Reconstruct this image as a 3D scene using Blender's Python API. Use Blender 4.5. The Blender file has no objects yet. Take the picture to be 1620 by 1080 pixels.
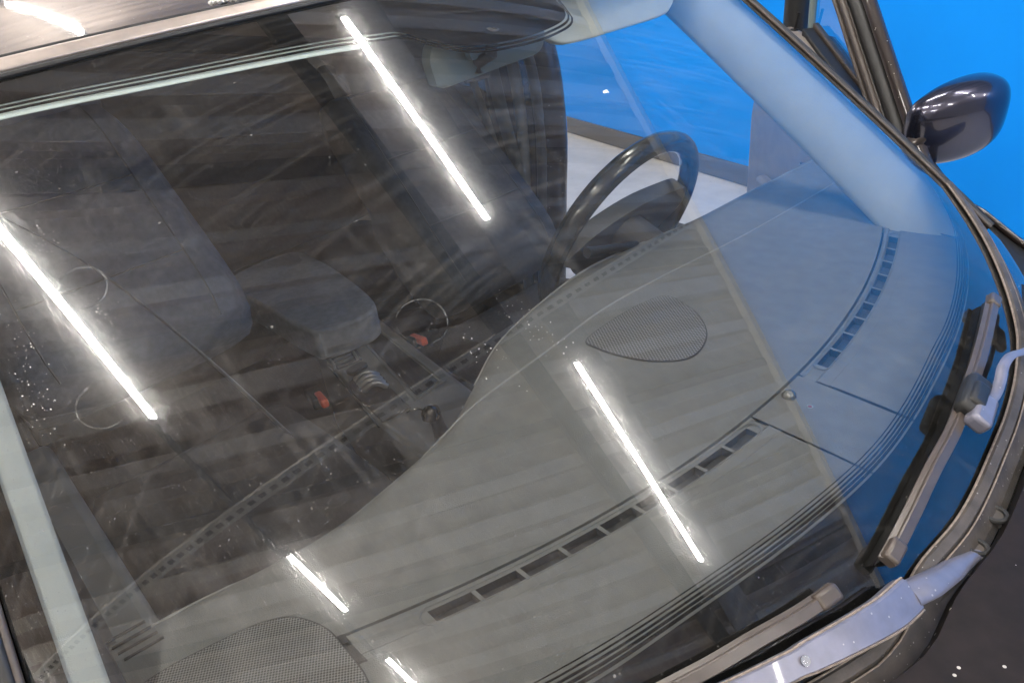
import bpy, bmesh, math, random
import numpy as np
from mathutils import Matrix, Vector
random.seed(7)
SC = bpy.context.scene
# ------------------------------------------------------------------ camera
POS = (0.04603018, -0.67226587, 1.46285787)
RX = (0.68626822, 0.72084113, -0.09707726)
DN = (0.32708351, -0.42505967, -0.84400276)
FW = (-0.64965553, 0.5474599, -0.52748019)
cam_d = bpy.data.cameras.new('camera'); cam = bpy.data.objects.new('camera', cam_d)
SC.collection.objects.link(cam)
m = Matrix.Identity(4)
for i in range(3):
    m[i][0] = RX[i]; m[i][1] = -DN[i]; m[i][2] = -FW[i]; m[i][3] = POS[i]
cam.matrix_world = m
cam_d.sensor_width = 36; cam_d.lens = 36*1127.27/1620
cam_d.clip_start = 0.02; cam_d.clip_end = 200
SC.camera = cam
# ------------------------------------------------------------------ world and exposure
W = bpy.data.worlds.new('World'); SC.world = W; W.use_nodes = True
W.node_tree.nodes['Background'].inputs[0].default_value = (.75, .77, .8, 1)
W.node_tree.nodes['Background'].inputs[1].default_value = 0.25
SC.view_settings.view_transform = 'Standard'; SC.view_settings.look = 'None'
SC.view_settings.exposure = 0.0; SC.view_settings.gamma = 1
SC.render.engine = 'CYCLES'
SC.cycles.use_denoising = True
SC.cycles.max_bounces = 8; SC.cycles.transparent_max_bounces = 16
SC.cycles.glossy_bounces = 4; SC.cycles.diffuse_bounces = 4
SC.cycles.sample_clamp_indirect = 6
LAMP = 238.0

# ------------------------------------------------------------------ helpers
def mesh_obj(name, vs, fs, mat=None, parent=None, smooth=True, kind=None, bevel=0, solid=0, subsurf=0, auto=None):
    me = bpy.data.meshes.new(name)
    me.from_pydata([tuple(map(float, v)) for v in vs], [], [tuple(int(i) for i in f) for f in fs]); me.update()
    bm = bmesh.new(); bm.from_mesh(me); bmesh.ops.recalc_face_normals(bm, faces=bm.faces)
    bm.to_mesh(me); bm.free()
    if smooth:
        for p in me.polygons: p.use_smooth = True
        if hasattr(me, 'set_sharp_from_angle'): me.set_sharp_from_angle(angle=math.radians(auto or 40))
    o = bpy.data.objects.new(name, me); SC.collection.objects.link(o)
    if mat: me.materials.append(mat)
    if parent: o.parent = parent
    if kind: o['kind'] = kind
    if solid:
        s = o.modifiers.new('solid', 'SOLIDIFY'); s.thickness = solid; s.offset = -1
    if bevel:
        b = o.modifiers.new('bevel', 'BEVEL'); b.width = bevel; b.segments = 3; b.limit_method = 'ANGLE'; b.angle_limit = math.radians(35)
        b.harden_normals = False
    if subsurf:
        s = o.modifiers.new('sub', 'SUBSURF'); s.levels = subsurf; s.render_levels = subsurf
    return o
def empty(name, loc=(0, 0, 0), parent=None, **k):
    o = bpy.data.objects.new(name, None); SC.collection.objects.link(o); o.location = loc
    o.empty_display_size = .1
    if parent: o.parent = parent
    for a, b in k.items(): o[a] = b
    return o
def grid(f, us, vs):
    V = [f(u, v) for u in us for v in vs]; n = len(vs)
    F = [(i*n+j, (i+1)*n+j, (i+1)*n+j+1, i*n+j+1) for i in range(len(us)-1) for j in range(n-1)]
    return V, F
def tube_geo(path, r, n=10, sx=1, sy=1, cap=True, up=(0, 0, 1), closed=False):
    P = [np.array(p, float) for p in path]; V = []; F = []
    R = r if hasattr(r, '__len__') else [r]*len(P)
    N = len(P)
    for i, p in enumerate(P):
        if closed: t = P[(i+1) % N]-P[i-1]
        else: t = P[min(i+1, N-1)]-P[max(i-1, 0)]
        t = t/np.linalg.norm(t); a = np.cross(t, up)
        if np.linalg.norm(a) < 1e-3: a = np.cross(t, (1, 0, 0))
        a /= np.linalg.norm(a); b = np.cross(a, t)
        for k in range(n):
            w = 2*math.pi*k/n
            V.append(p+R[i]*(sx*math.cos(w)*a+sy*math.sin(w)*b))
    for i in range(N if closed else N-1):
        i2 = (i+1) % N
        for k in range(n): F.append((i*n+k, i*n+(k+1) % n, i2*n+(k+1) % n, i2*n+k))
    if cap and not closed:
        F.append(tuple(range(n-1, -1, -1))); F.append(tuple((N-1)*n+k for k in range(n)))
    return V, F
def tube(name, path, r, mat, parent=None, **k):
    g = {q: k.pop(q) for q in list(k) if q in ('n', 'sx', 'sy', 'cap', 'up', 'closed')}
    V, F = tube_geo(path, r, **g); return mesh_obj(name, V, F, mat, parent, **k)
def box_geo(c, s, ax=None):
    A = np.array(ax if ax is not None else np.eye(3), float)
    V = [np.array(c)+A.T@np.array([x*s[0]/2, y*s[1]/2, z*s[2]/2]) for x in (-1, 1) for y in (-1, 1) for z in (-1, 1)]
    return V, [(0, 1, 3, 2), (4, 6, 7, 5), (0, 4, 5, 1), (2, 3, 7, 6), (0, 2, 6, 4), (1, 5, 7, 3)]
def box(name, c, s, mat, parent=None, ax=None, **k):
    V, F = box_geo(c, s, ax); return mesh_obj(name, V, F, mat, parent, **k)
def join(*gs):
    V = []; F = []
    for v, f in gs:
        o = len(V); V += list(v); F += [tuple(i+o for i in q) for q in f]
    return V, F
def prism_geo(pts, z0, z1):      # pts: xy outline, z may be functions of x,y
    n = len(pts); f0 = z0 if callable(z0) else (lambda x, y: z0); f1 = z1 if callable(z1) else (lambda x, y: z1)
    V = [(x, y, f0(x, y)) for x, y in pts]+[(x, y, f1(x, y)) for x, y in pts]
    F = [tuple(range(n-1, -1, -1)), tuple(range(n, 2*n))]+[(i, (i+1) % n, n+(i+1) % n, n+i) for i in range(n)]
    return V, F
def prism(name, pts, z0, z1, mat, parent=None, **k):
    V, F = prism_geo(pts, z0, z1); return mesh_obj(name, V, F, mat, parent, **k)
def smooth_closed(pts, k=6):
    P = np.array(pts, float); n = len(P); out = []
    for i in range(n):
        a, b, c, d = P[i-1], P[i], P[(i+1) % n], P[(i+2) % n]
        for j in range(k):
            t = j/k
            out.append(tuple(.5*((2*b)+(-a+c)*t+(2*a-5*b+4*c-d)*t*t+(-a+3*b-3*c+d)*t**3)))
    return out
def smooth_open(pts, k=6):
    P = [np.array(p, float) for p in pts]; P = [2*P[0]-P[1]]+P+[2*P[-1]-P[-2]]; out = []
    for i in range(1, len(P)-2):
        a, b, c, d = P[i-1:i+3]
        for j in range(k):
            t = j/k
            out.append(.5*((2*b)+(-a+c)*t+(2*a-5*b+4*c-d)*t*t+(-a+3*b-3*c+d)*t**3))
    out.append(P[-2]); return out
def curve(tab):
    pts = smooth_open(sorted(tab), 8); A = np.array(pts)
    return lambda y: float(np.interp(y, A[:, 0], A[:, 1]))

# ------------------------------------------------------------------ materials
def nt(name):
    mt = bpy.data.materials.new(name); mt.use_nodes = True
    return mt, mt.node_tree, mt.node_tree.nodes['Principled BSDF']
def pmat(name, col, rough=.5, metal=0, spec=.5, noise=0, nscale=80, bump=0, bscale=400, coat=0, var=.0, crough=.03):
    mt, t, b = nt(name)
    b.inputs['Base Color'].default_value = (*col, 1); b.inputs['Roughness'].default_value = rough
    b.inputs['Metallic'].default_value = metal; b.inputs['Specular IOR Level'].default_value = spec
    b.inputs['Coat Weight'].default_value = coat; b.inputs['Coat Roughness'].default_value = crough
    tc = t.nodes.new('ShaderNodeTexCoord')
    if noise:
        n = t.nodes.new('ShaderNodeTexNoise'); n.inputs['Scale'].default_value = nscale; n.inputs['Detail'].default_value = 8
        t.links.new(tc.outputs['Object'], n.inputs['Vector'])
        r = t.nodes.new('ShaderNodeMapRange'); r.inputs['From Min'].default_value = .3; r.inputs['From Max'].default_value = .7
        r.inputs['To Min'].default_value = 1-noise; r.inputs['To Max'].default_value = 1+noise
        t.links.new(n.outputs['Fac'], r.inputs['Value'])
        x = t.nodes.new('ShaderNodeMix'); x.data_type = 'RGBA'; x.blend_type = 'MULTIPLY'; x.inputs[0].default_value = 1
        x.inputs[6].default_value = (*col, 1); t.links.new(r.outputs[0], x.inputs[7]); t.links.new(x.outputs[2], b.inputs['Base Color'])
    if bump:
        n = t.nodes.new('ShaderNodeTexNoise'); n.inputs['Scale'].default_value = bscale; n.inputs['Detail'].default_value = 4
        t.links.new(tc.outputs['Object'], n.inputs['Vector'])
        q = t.nodes.new('ShaderNodeBump'); q.inputs['Strength'].default_value = bump; q.inputs['Distance'].default_value = .001
        t.links.new(n.outputs['Fac'], q.inputs['Height']); t.links.new(q.outputs[0], b.inputs['Normal'])
    return mt
def dusty(mt, amount=.5, scale=260, col=(.6, .57, .53), thr=.82):
    """adds sparse pale dust specks to a principled material"""
    t = mt.node_tree; b = t.nodes['Principled BSDF']; out = t.nodes['Material Output']
    tc = t.nodes.new('ShaderNodeTexCoord')
    v = t.nodes.new('ShaderNodeTexVoronoi'); v.inputs['Scale'].default_value = scale; t.links.new(tc.outputs['Object'], v.inputs['Vector'])
    lt = t.nodes.new('ShaderNodeMath'); lt.operation = 'LESS_THAN'; lt.inputs[1].default_value = .17; t.links.new(v.outputs['Distance'], lt.inputs[0])
    s = t.nodes.new('ShaderNodeSeparateColor'); t.links.new(v.outputs['Color'], s.inputs[0])
    gt = t.nodes.new('ShaderNodeMath'); gt.operation = 'GREATER_THAN'; gt.inputs[1].default_value = thr; t.links.new(s.outputs[0], gt.inputs[0])
    mu = t.nodes.new('ShaderNodeMath'); mu.operation = 'MULTIPLY'; t.links.new(lt.outputs[0], mu.inputs[0]); t.links.new(gt.outputs[0], mu.inputs[1])
    m2 = t.nodes.new('ShaderNodeMath'); m2.operation = 'MULTIPLY'; m2.inputs[1].default_value = amount; t.links.new(mu.outputs[0], m2.inputs[0])
    d = t.nodes.new('ShaderNodeBsdfDiffuse'); d.inputs[0].default_value = (*col, 1)
    x = t.nodes.new('ShaderNodeMixShader'); t.links.new(m2.outputs[0], x.inputs[0]); t.links.new(b.outputs[0], x.inputs[1]); t.links.new(d.outputs[0], x.inputs[2])
    t.links.new(x.outputs[0], out.inputs[0]); return mt

M = {}
M['paint'] = dusty(pmat('car_paint', (.020, .0135, .012), .5, 0, .25, coat=1, noise=.25, nscale=900, crough=.04), .7, 140, thr=.9)
M['bonnet'] = dusty(pmat('bonnet_paint', (.0105, .0072, .0065), .6, 0, .2, coat=.05, noise=.3, nscale=60, crough=.25), .8, 120, thr=.8)
M['plastic'] = pmat('weathered_plastic', (.11, .09, .072), .5, noise=.3, nscale=35, bump=.3, bscale=500)
M['cowl'] = dusty(pmat('cowl_plastic', (.062, .052, .044), .62, noise=.4, nscale=40, bump=.3, bscale=300), .5, 250, thr=.8)
M['rubber'] = pmat('black_rubber', (.012, .012, .012), .5, noise=.2)
M['black'] = pmat('matt_black', (.008, .008, .008), .7)
M['dash'] = pmat('dashboard_plastic', (.117, .119, .114), .60, noise=.10, nscale=45, bump=.7, bscale=900, spec=.3)
M['dashdark'] = pmat('dashboard_recess', (.02, .02, .02), .7)
M['seam'] = pmat('dashboard_bead', (.19, .19, .18), .5)
M['trim'] = pmat('pillar_cloth', (.36, .385, .37), .9, noise=.05, nscale=20, bump=.3, bscale=1500)
M['visor'] = pmat('visor_vinyl', (.84, .83, .68), .6, noise=.04, nscale=30)
M['mirrorback'] = pmat('mirror_shell', (.17, .215, .215), .35)
M['wheel'] = pmat('wheel_leather', (.024, .025, .025), .2, coat=.5, bump=.1, bscale=900, crough=.15)
M['pad'] = pmat('wheel_pad_plastic', (.05, .05, .048), .5)
M['seat'] = pmat('seat_cloth', (.23, .245, .275), .9, noise=.15, nscale=70, bump=.5, bscale=900)
M['seatdark'] = pmat('seat_bolster', (.062, .060, .062), .9, noise=.15, nscale=70, bump=.5, bscale=900)
M['inner'] = pmat('inner_plastic', (.055, .050, .047), .6, noise=.15, nscale=20)
M['innerlight'] = pmat('inner_trim_light', (.20, .205, .20), .6, noise=.1, nscale=20)
M['console'] = pmat('console_plastic', (.17, .165, .155), .5, noise=.05, nscale=30)
M['carpet'] = pmat('carpet', (.02, .018, .017), .95, noise=.3, nscale=120)
M['seatseam'] = pmat('seat_piping', (.15, .15, .155), .8)
M['headtrim'] = pmat('headlining_cloth', (.80, .90, .84), .9)
M['seatmid'] = pmat('seat_cloth_dark', (.085, .09, .10), .9, noise=.15, nscale=70, bump=.5, bscale=900)
M['red'] = pmat('buckle_red', (.85, .12, .05), .4)
M['chrome'] = pmat('chrome', (.6, .6, .6), .18, 1)
M['arm'] = dusty(pmat('wiper_arm_paint', (.19, .19, .24), .33, .3, noise=.12, nscale=60, coat=.2), .5, 200, thr=.8)
M['blade'] = pmat('wiper_blade_plastic', (.075, .060, .050), .30, noise=.15, nscale=50)
M['edge'] = pmat('pinkish_worn_edge', (.24, .195, .16), .6, noise=.3, nscale=200)
M['moulding'] = pmat('roof_moulding', (.50, .43, .38), .33, .55, noise=.12, nscale=40)
M['stain'] = pmat('dried_stain', (.75, .73, .68), .8, noise=.2, nscale=300)
M['doorcard'] = pmat('door_card', (.20, .175, .155), .8, noise=.1, nscale=30, bump=.3, bscale=800)
M['sash'] = pmat('door_sash_rubber', (.065, .052, .045), .38, noise=.2, nscale=30)
M['mirrorpaint'] = pmat('mirror_paint', (.05, .05, .075), .24, .85, coat=1, noise=.1, nscale=1200)
# dashboard mesh grille: fine dotted relief
def grille_mat(scale=400):
    mt, t, b = nt('speaker_mesh'); b.inputs['Roughness'].default_value = .6
    tc = t.nodes.new('ShaderNodeTexCoord'); v = t.nodes.new('ShaderNodeTexVoronoi'); v.inputs['Scale'].default_value = scale
    v.inputs['Randomness'].default_value = 0
    mp = t.nodes.new('ShaderNodeMapping'); mp.inputs['Rotation'].default_value = (0, 0, .6)
    t.links.new(tc.outputs['Object'], mp.inputs[0]); t.links.new(mp.outputs[0], v.inputs['Vector'])
    v.voronoi_dimensions = '2D'
    r = t.nodes.new('ShaderNodeValToRGB'); r.color_ramp.elements[0].position = .33; r.color_ramp.elements[0].color = (.012, .012, .012, 1)
    r.color_ramp.elements[1].position = .46; r.color_ramp.elements[1].color = (.15, .15, .145, 1)
    t.links.new(v.outputs['Distance'], r.inputs[0]); t.links.new(r.outputs[0], b.inputs['Base Color'])
    return mt
M['grille'] = grille_mat(); M['grille2'] = grille_mat(250)
def glass_mat(name='windscreen_glass', tint=(.875, .885, .865), dirt=True, amp=1.0):
    mt = bpy.data.materials.new(name); mt.use_nodes = True; t = mt.node_tree; t.nodes.clear()
    N = lambda k: t.nodes.new('ShaderNode'+k)
    L = t.links.new
    out = N('OutputMaterial'); tr = N('BsdfTransparent'); tr.inputs[0].default_value = (*tint, 1)
    gl = N('BsdfGlossy'); gl.inputs['Roughness'].default_value = 0.0
    lw = N('LayerWeight'); lw.inputs[0].default_value = .5
    def mth(op, a, b=None, clamp=False):
        n = N('Math'); n.operation = op; n.use_clamp = clamp
        for i, q in enumerate((a, b)):
            if q is None: continue
            if isinstance(q, (int, float)): n.inputs[i].default_value = q
            else: L(q, n.inputs[i])
        return n.outputs[0]
    f5 = mth('POWER', lw.outputs['Facing'], 5)
    Fs = mth('ADD', mth('MULTIPLY', f5, .955), .045*amp)       # one face; two faces give 2F/(1+F)
    F = mth('DIVIDE', mth('MULTIPLY', Fs, 2), mth('ADD', Fs, 1), True)
    m1 = N('MixShader'); L(F, m1.inputs[0]); L(tr.outputs[0], m1.inputs[1]); L(gl.outputs[0], m1.inputs[2])
    last = m1.outputs[0]
    if dirt:
        tc = N('TexCoord')
        # hazy lobe: fine scratches and film scatter bright lamps around their mirror image
        g2 = N('BsdfGlossy'); g2.inputs['Roughness'].default_value = .13
        def scratch(rot, sc, seed):
            mp = N('Mapping'); mp.inputs['Rotation'].default_value = (0, 0, rot); mp.inputs['Scale'].default_value = (sc, sc*.09, sc); mp.inputs['Location'].default_value = (seed, seed, 0)
            L(tc.outputs['UV'], mp.inputs[0]); n = N('TexNoise'); n.inputs['Scale'].default_value = 1; n.inputs['Detail'].default_value = 3
            L(mp.outputs[0], n.inputs['Vector']); r = N('MapRange'); r.inputs[1].default_value = .60; r.inputs[2].default_value = .70; L(n.outputs['Fac'], r.inputs[0]); return r.outputs[0]
        s = scratch(.3, 620, 3)
        for a, b, c in ((1.3, 560, 9), (2.2, 620, 5), (.9, 660, 1), (2.8, 580, 7), (1.8, 600, 13)): s = mth('MAXIMUM', s, scratch(a, b, c))
        nz = N('TexNoise'); nz.inputs['Scale'].default_value = 14; nz.inputs['Detail'].default_value = 6; L(tc.outputs['UV'], nz.inputs['Vector'])
        film = N('MapRange'); film.inputs[1].default_value = .35; film.inputs[2].default_value = .7; film.inputs[3].default_value = .0075; film.inputs[4].default_value = .012
        L(nz.outputs['Fac'], film.inputs[0])
        lob = mth('ADD', film.outputs[0], mth('MULTIPLY', s, .034), True)
        m2 = N('MixShader'); L(lob, m2.inputs[0]); L(last, m2.inputs[1]); L(g2.outputs[0], m2.inputs[2]); last = m2.outputs[0]
        # dust film and wiped streaks
        df = N('BsdfDiffuse'); df.inputs[0].default_value = (.62, .60, .56, 1)
        mp = N('Mapping'); mp.inputs['Rotation'].default_value = (0, 0, .25); mp.inputs['Scale'].default_value = (5, 26, 1)
        L(tc.outputs['UV'], mp.inputs[0]); n3 = N('TexNoise'); n3.inputs['Scale'].default_value = 1; n3.inputs['Detail'].default_value = 5; L(mp.outputs[0], n3.inputs['Vector'])
        st = N('MapRange'); st.inputs[1].default_value = .35; st.inputs[2].default_value = .75; st.inputs[3].default_value = .004; st.inputs[4].default_value = .022; L(n3.outputs['Fac'], st.inputs[0])
        def specks(scale, thr, rad, seed):
            m4 = N('Mapping'); m4.inputs['Location'].default_value = (seed, seed*.7, 0); L(tc.outputs['UV'], m4.inputs[0])
            v = N('TexVoronoi'); v.voronoi_dimensions = '2D'; v.inputs['Scale'].default_value = scale; L(m4.outputs[0], v.inputs['Vector'])
            sc = N('SeparateColor'); L(v.outputs['Color'], sc.inputs[0])
            rr = mth('MULTIPLY', sc.outputs[1], rad)
            return mth('MULTIPLY', mth('LESS_THAN', v.outputs['Distance'], rr), mth('GREATER_THAN', sc.outputs[0], thr))
        sp = mth('MAXIMUM', specks(150, .955, .10, 0), specks(480, .93, .24, 4))
        sp = mth('MAXIMUM', sp, specks(40, .965, .05, 9))
        # hairline scuffs
        pn = N('TexNoise'); pn.inputs['Scale'].default_value = 5; pn.inputs['Detail'].default_value = 6; pn.inputs['Distortion'].default_value = 1.2; L(tc.outputs['UV'], pn.inputs['Vector'])
        pr = N('MapRange'); pr.inputs[1].default_value = .52; pr.inputs[2].default_value = .75; L(pn.outputs['Fac'], pr.inputs[0])
        m6 = N('Mapping'); m6.inputs['Rotation'].default_value = (0, 0, -.5); m6.inputs['Scale'].default_value = (60, 8, 1); L(tc.outputs['UV'], m6.inputs[0])
        sn = N('TexNoise'); sn.inputs['Scale'].default_value = 1; sn.inputs['Detail'].default_value = 6; sn.inputs['Distortion'].default_value = .8; L(m6.outputs[0], sn.inputs['Vector'])
        sr = N('MapRange'); sr.inputs[1].default_value = .45; sr.inputs[2].default_value = .75; L(sn.outputs['Fac'], sr.inputs[0])
        smudge = mth('MULTIPLY', mth('MULTIPLY', pr.outputs[0], sr.outputs[0]), .075)
        # fine arcs swept by the wiper
        sub = N('VectorMath'); sub.operation = 'SUBTRACT'; sub.inputs[1].default_value = (-.25, .02, 0); L(tc.outputs['UV'], sub.inputs[0])
        ln_ = N('VectorMath'); ln_.operation = 'LENGTH'; L(sub.outputs[0], ln_.inputs[0])
        sx_ = N('SeparateXYZ'); L(sub.outputs[0], sx_.inputs[0])
        an = mth('ARCTAN2', sx_.outputs[1], sx_.outputs[0])
        cx_ = N('CombineXYZ'); L(mth('MULTIPLY', ln_.outputs['Value'], 120), cx_.inputs[0]); L(mth('MULTIPLY', an, 1.6), cx_.inputs[1])
        an_ = N('TexNoise'); an_.inputs['Scale'].default_value = 1; an_.inputs['Detail'].default_value = 4; L(cx_.outputs[0], an_.inputs['Vector'])
        ar = N('MapRange'); ar.inputs[1].default_value = .5; ar.inputs[2].default_value = .8; ar.inputs[3].default_value = 0; ar.inputs[4].default_value = .035; L(an_.outputs['Fac'], ar.inputs[0])
        smudge = mth('ADD', smudge, ar.outputs[0])
        fac = mth('ADD', mth('ADD', st.outputs[0], smudge), mth('MULTIPLY', sp, .26), True)
        m3 = N('MixShader'); L(fac, m3.inputs[0]); L(last, m3.inputs[1]); L(df.outputs[0], m3.inputs[2]); last = m3.outputs[0]
    L(last, out.inputs[0]); return mt
M['glass'] = glass_mat()
M['doorglass'] = glass_mat('door_glass', (.62, .78, .80), False, 1.3)
M['darkglass'] = glass_mat('tinted_glass', (.06, .07, .07), False, 1)  # dark tint added to keep the cabin dark against the bright room
def frit_mat():
    mt = glass_mat('windscreen_frit', (0, 0, 0), True); return mt
M['frit'] = pmat('ceramic_frit', (.004, .004, .004), .9, spec=0)
def mark_mat(name, col, alpha):
    mt = bpy.data.materials.new(name); mt.use_nodes = True; t = mt.node_tree; t.nodes.clear()
    out = t.nodes.new('ShaderNodeOutputMaterial'); a = t.nodes.new('ShaderNodeBsdfTransparent'); d = t.nodes.new('ShaderNodeBsdfDiffuse'); d.inputs[0].default_value = (*col, 1)
    x = t.nodes.new('ShaderNodeMixShader'); n = t.nodes.new('ShaderNodeTexNoise'); n.inputs['Scale'].default_value = 160; n.inputs['Detail'].default_value = 4
    tc = t.nodes.new('ShaderNodeTexCoord'); t.links.new(tc.outputs['Object'], n.inputs['Vector'])
    r = t.nodes.new('ShaderNodeMapRange'); r.inputs[1].default_value = .35; r.inputs[2].default_value = .65; r.inputs[3].default_value = 0; r.inputs[4].default_value = alpha
    t.links.new(n.outputs['Fac'], r.inputs[0]); t.links.new(r.outputs[0], x.inputs[0]); t.links.new(a.outputs[0], x.inputs[1]); t.links.new(d.outputs[0], x.inputs[2]); t.links.new(x.outputs[0], out.inputs[0])
    return mt
M['mark'] = mark_mat('glass_smear', (.75, .75, .72), .11)
def emit(name, col, s):
    mt = bpy.data.materials.new(name); mt.use_nodes = True; t = mt.node_tree; t.nodes.clear()
    e = t.nodes.new('ShaderNodeEmission'); e.inputs[0].default_value = (*col, 1); e.inputs[1].default_value = s
    t.links.new(e.outputs[0], t.nodes.new('ShaderNodeOutputMaterial').inputs[0]); return mt
M['lamp'] = emit('fluorescent_tube', (1, .955, .895), LAMP)
M['floor'] = pmat('pale_concrete', (.68, .64, .59), .55, noise=.10, nscale=7)
M['wallblue'] = pmat('blue_wall_paint', (.003, .27, .88), .6, noise=.03, nscale=2, spec=.15)
M['wallgrey'] = pmat('grey_wall_paint', (.42, .42, .42), .8, noise=.05, nscale=2)
M['skirt'] = pmat('grey_skirting', (.10, .095, .09), .6, noise=.05, nscale=8)
M['coving'] = pmat('pale_coving', (.92, .88, .80), .6)
M['ceil'] = pmat('ceiling_sheet', (.66, .565, .50), .5, 0, noise=.1, nscale=2)
M['ceildark'] = pmat('ceiling_duct_dark', (.03, .03, .033), .5)  # near-black colour stands for unlit ceiling
M['tray'] = pmat('lamp_tray_metal', (.42, .41, .40), .5, .1)

# ------------------------------------------------------------------ the room
SL = -.185; A = math.atan(SL); CA, SA = math.cos(A), math.sin(A)
def room(x, y, z): return np.array([x*CA-y*SA, x*SA+y*CA, z])
CZ = 3.22; YW = 2.40*CA
def quad(name, ps, mat, kind='structure', parent=None):
    return mesh_obj(name, ps, [tuple(range(len(ps)))], mat, parent, smooth=False, kind=kind)
X0, X1, Y0 = -10.5, 7.5, -6.0
quad('floor', [room(X0, Y0, 0), room(X1, Y0, 0), room(X1, YW+.1, 0), room(X0, YW+.1, 0)], M['floor'])
def wallbox(name, x0, x1, y0, y1, z0, z1, mat, **k):
    V = [room(x, y, z) for x in (x0, x1) for y in (y0, y1) for z in (z0, z1)]
    return mesh_obj(name, V, [(0, 1, 3, 2), (4, 6, 7, 5), (0, 4, 5, 1), (2, 3, 7, 6), (0, 2, 6, 4), (1, 5, 7, 3)], mat, smooth=False, **k)
wb = wallbox('blue_wall', X0, X1, YW, YW+.12, 0.004, CZ, M['wallblue'], kind='structure')
wallbox('skirting_board', X0, X1, YW-.015, YW-.001, 0.004, .11, M['skirt'], parent=wb)
wallbox('coving', X0, X1, YW-.055, YW-.001, CZ-.10, CZ-.028, M['coving'], parent=wb)
for nm, a in (('wall_rear', (X0-.1, X0, Y0, YW)), ('wall_front', (X1, X1+.1, Y0, YW)), ('wall_side', (X0, X1, Y0-.1, Y0))):
    wallbox(nm, *a, .004, CZ, M['wallgrey'], kind='structure')
ceil = wallbox('ceiling', X0, X1, Y0, YW+.12, CZ+.03, CZ+.1, M['ceil'], kind='structure')
# profiled steel sheets, each a part, ribs running across the room
PW = 1.0; sheet_me = None
prof = [0, .03, .05, .13, .15, .18, .20, .25]; hz = [0, 0, .035, .035, 0, 0, 0, 0]
xs = []; zs = []
for r in range(4):
    for p, h in ((0, 0), (.07, 0), (.095, -.045), (.155, -.045), (.18, 0)):
        xs.append(r*.25+p); zs.append(h)
xs.append(1.0); zs.append(0)
k = 0
x = X0
while x < X1-.5:
    if sheet_me is None:
        V = [(a, b, h) for a, h in zip(xs, zs) for b in (Y0, YW-.03)]
        F = [(2*i, 2*i+1, 2*i+3, 2*i+2) for i in range(len(xs)-1)]
        o = mesh_obj('ceiling_sheet', V, F, M['ceil'], ceil, smooth=False); sheet_me = o.data
    else:
        o = bpy.data.objects.new('ceiling_sheet', sheet_me); SC.collection.objects.link(o); o.parent = ceil
    o.location = tuple(room(x, 0, CZ)+np.array([0, 0, .022])); o.rotation_euler = (0, 0, A); o.scale = (.998, 1, 1)
    x += PW
# added pale and dark strips: light and shade of the ribs as colour
M['batten'] = pmat('ceiling_batten', (.88, .80, .72), .6)
M['battendark'] = pmat('ceiling_batten_dark', (.20, .17, .155), .6)
bme = {}
x = X0+.3; k = 0; rb = random.Random(5)
while x < 6.5:
    if -5 < x:
        key = 'batten' if k % 3 else 'battendark'
        wd_ = rb.choice((.05, .07, .10))
        V, F = box_geo((0, (Y0+YW-.06)/2, 0), (wd_, YW-.06-Y0, .02))
        o = mesh_obj('ceiling_batten', V, F, M[key], ceil, smooth=False); o.location = tuple(room(x, 0, CZ-.034)); o.rotation_euler = (0, 0, A+rb.uniform(-.012, .012))
    x += rb.uniform(.17, .30); k += 1
# strip lamps
def lamp(p, q, label, tray=.05):
    p = np.array(p, float); q = np.array(q, float); c = (p+q)/2; d = (q-p)/np.linalg.norm(q-p); n = np.array([-d[1], d[0]]); ln = np.linalg.norm(q-p)
    e = empty('ceiling_light', (0, 0, 0), None, label=label, category='ceiling light', group='tube lamps on the ceiling')
    e.location = (c[0], c[1], 3.15)
    ax = np.array([[d[0], d[1], 0], [n[0], n[1], 0], [0, 0, 1]])
    box('lamp_housing', (0, 0, .035), (ln+.06, tray, .035), M['tray'], e, ax=ax, bevel=.004)
    P = [np.array([d[0]*s, d[1]*s, 0]) for s in (-ln/2, -ln/4, 0, ln/4, ln/2)]
    tube('lamp_tube', P, .0158, M['lamp'], e, n=12)
    for s in (-1, 1): box('lamp_holder', (d[0]*s*(ln/2+.012), d[1]*s*(ln/2+.012), .008), (.022, .03, .045), M['tray'], e, ax=ax)
LN = [((-1.66, .90), (-.45, .80), 'tube lamp over the far half of the screen, beside the pale tray'),
      ((.39, .68), (1.72, .52), 'tube lamp over the middle of the dashboard, mirrored in the glass'),
      ((-1.35, -.85), (-.21, -1.29), 'tube lamp over the near side, mirrored at the left edge of the glass'),
      ((.55, -1.45), (.92, -1.51), 'short tube lamp mirrored in the near lower glass by the corner speaker'),  # one tube split in two to shape a gap in its reflection
      ((1.26, -1.60), (1.62, -1.66), 'short tube lamp mirrored at the bottom of the glass over the corner speaker'),
      ((-6.90, .69), (-5.45, .62), 'far tube lamp mirrored in the roof paint'),
      ((-8.45, .76), (-6.98, .70), 'farthest tube lamp of the row mirrored in the roof paint'),
      ((-3.9, -.55), (-2.6, -.75), 'tube lamp over the rear of the car roof'),  # this tube and those below added to light the room
      ((2.9, .35), (4.3, .15), 'tube lamp beyond the bonnet on the far row'),
      ((2.9, -1.8), (4.3, -2.05), 'tube lamp beyond the bonnet on the near row'),
      ((-.7, -3.6), (.7, -3.85), 'tube lamp behind the photographer'),
      ((2.2, -4.1), (3.6, -4.35), 'tube lamp behind the photographer towards the front'),
      ((-3.6, -3.1), (-2.2, -3.35), 'tube lamp behind the photographer towards the rear'),
      ((4.6, 1.0), (6.0, .75), 'tube lamp at the front end of the blue wall'),
      ((-6.9, 2.9), (-5.5, 2.65), 'tube lamp at the rear end of the blue wall')]
for a, b, l in LN: lamp(a, b, l)
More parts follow.
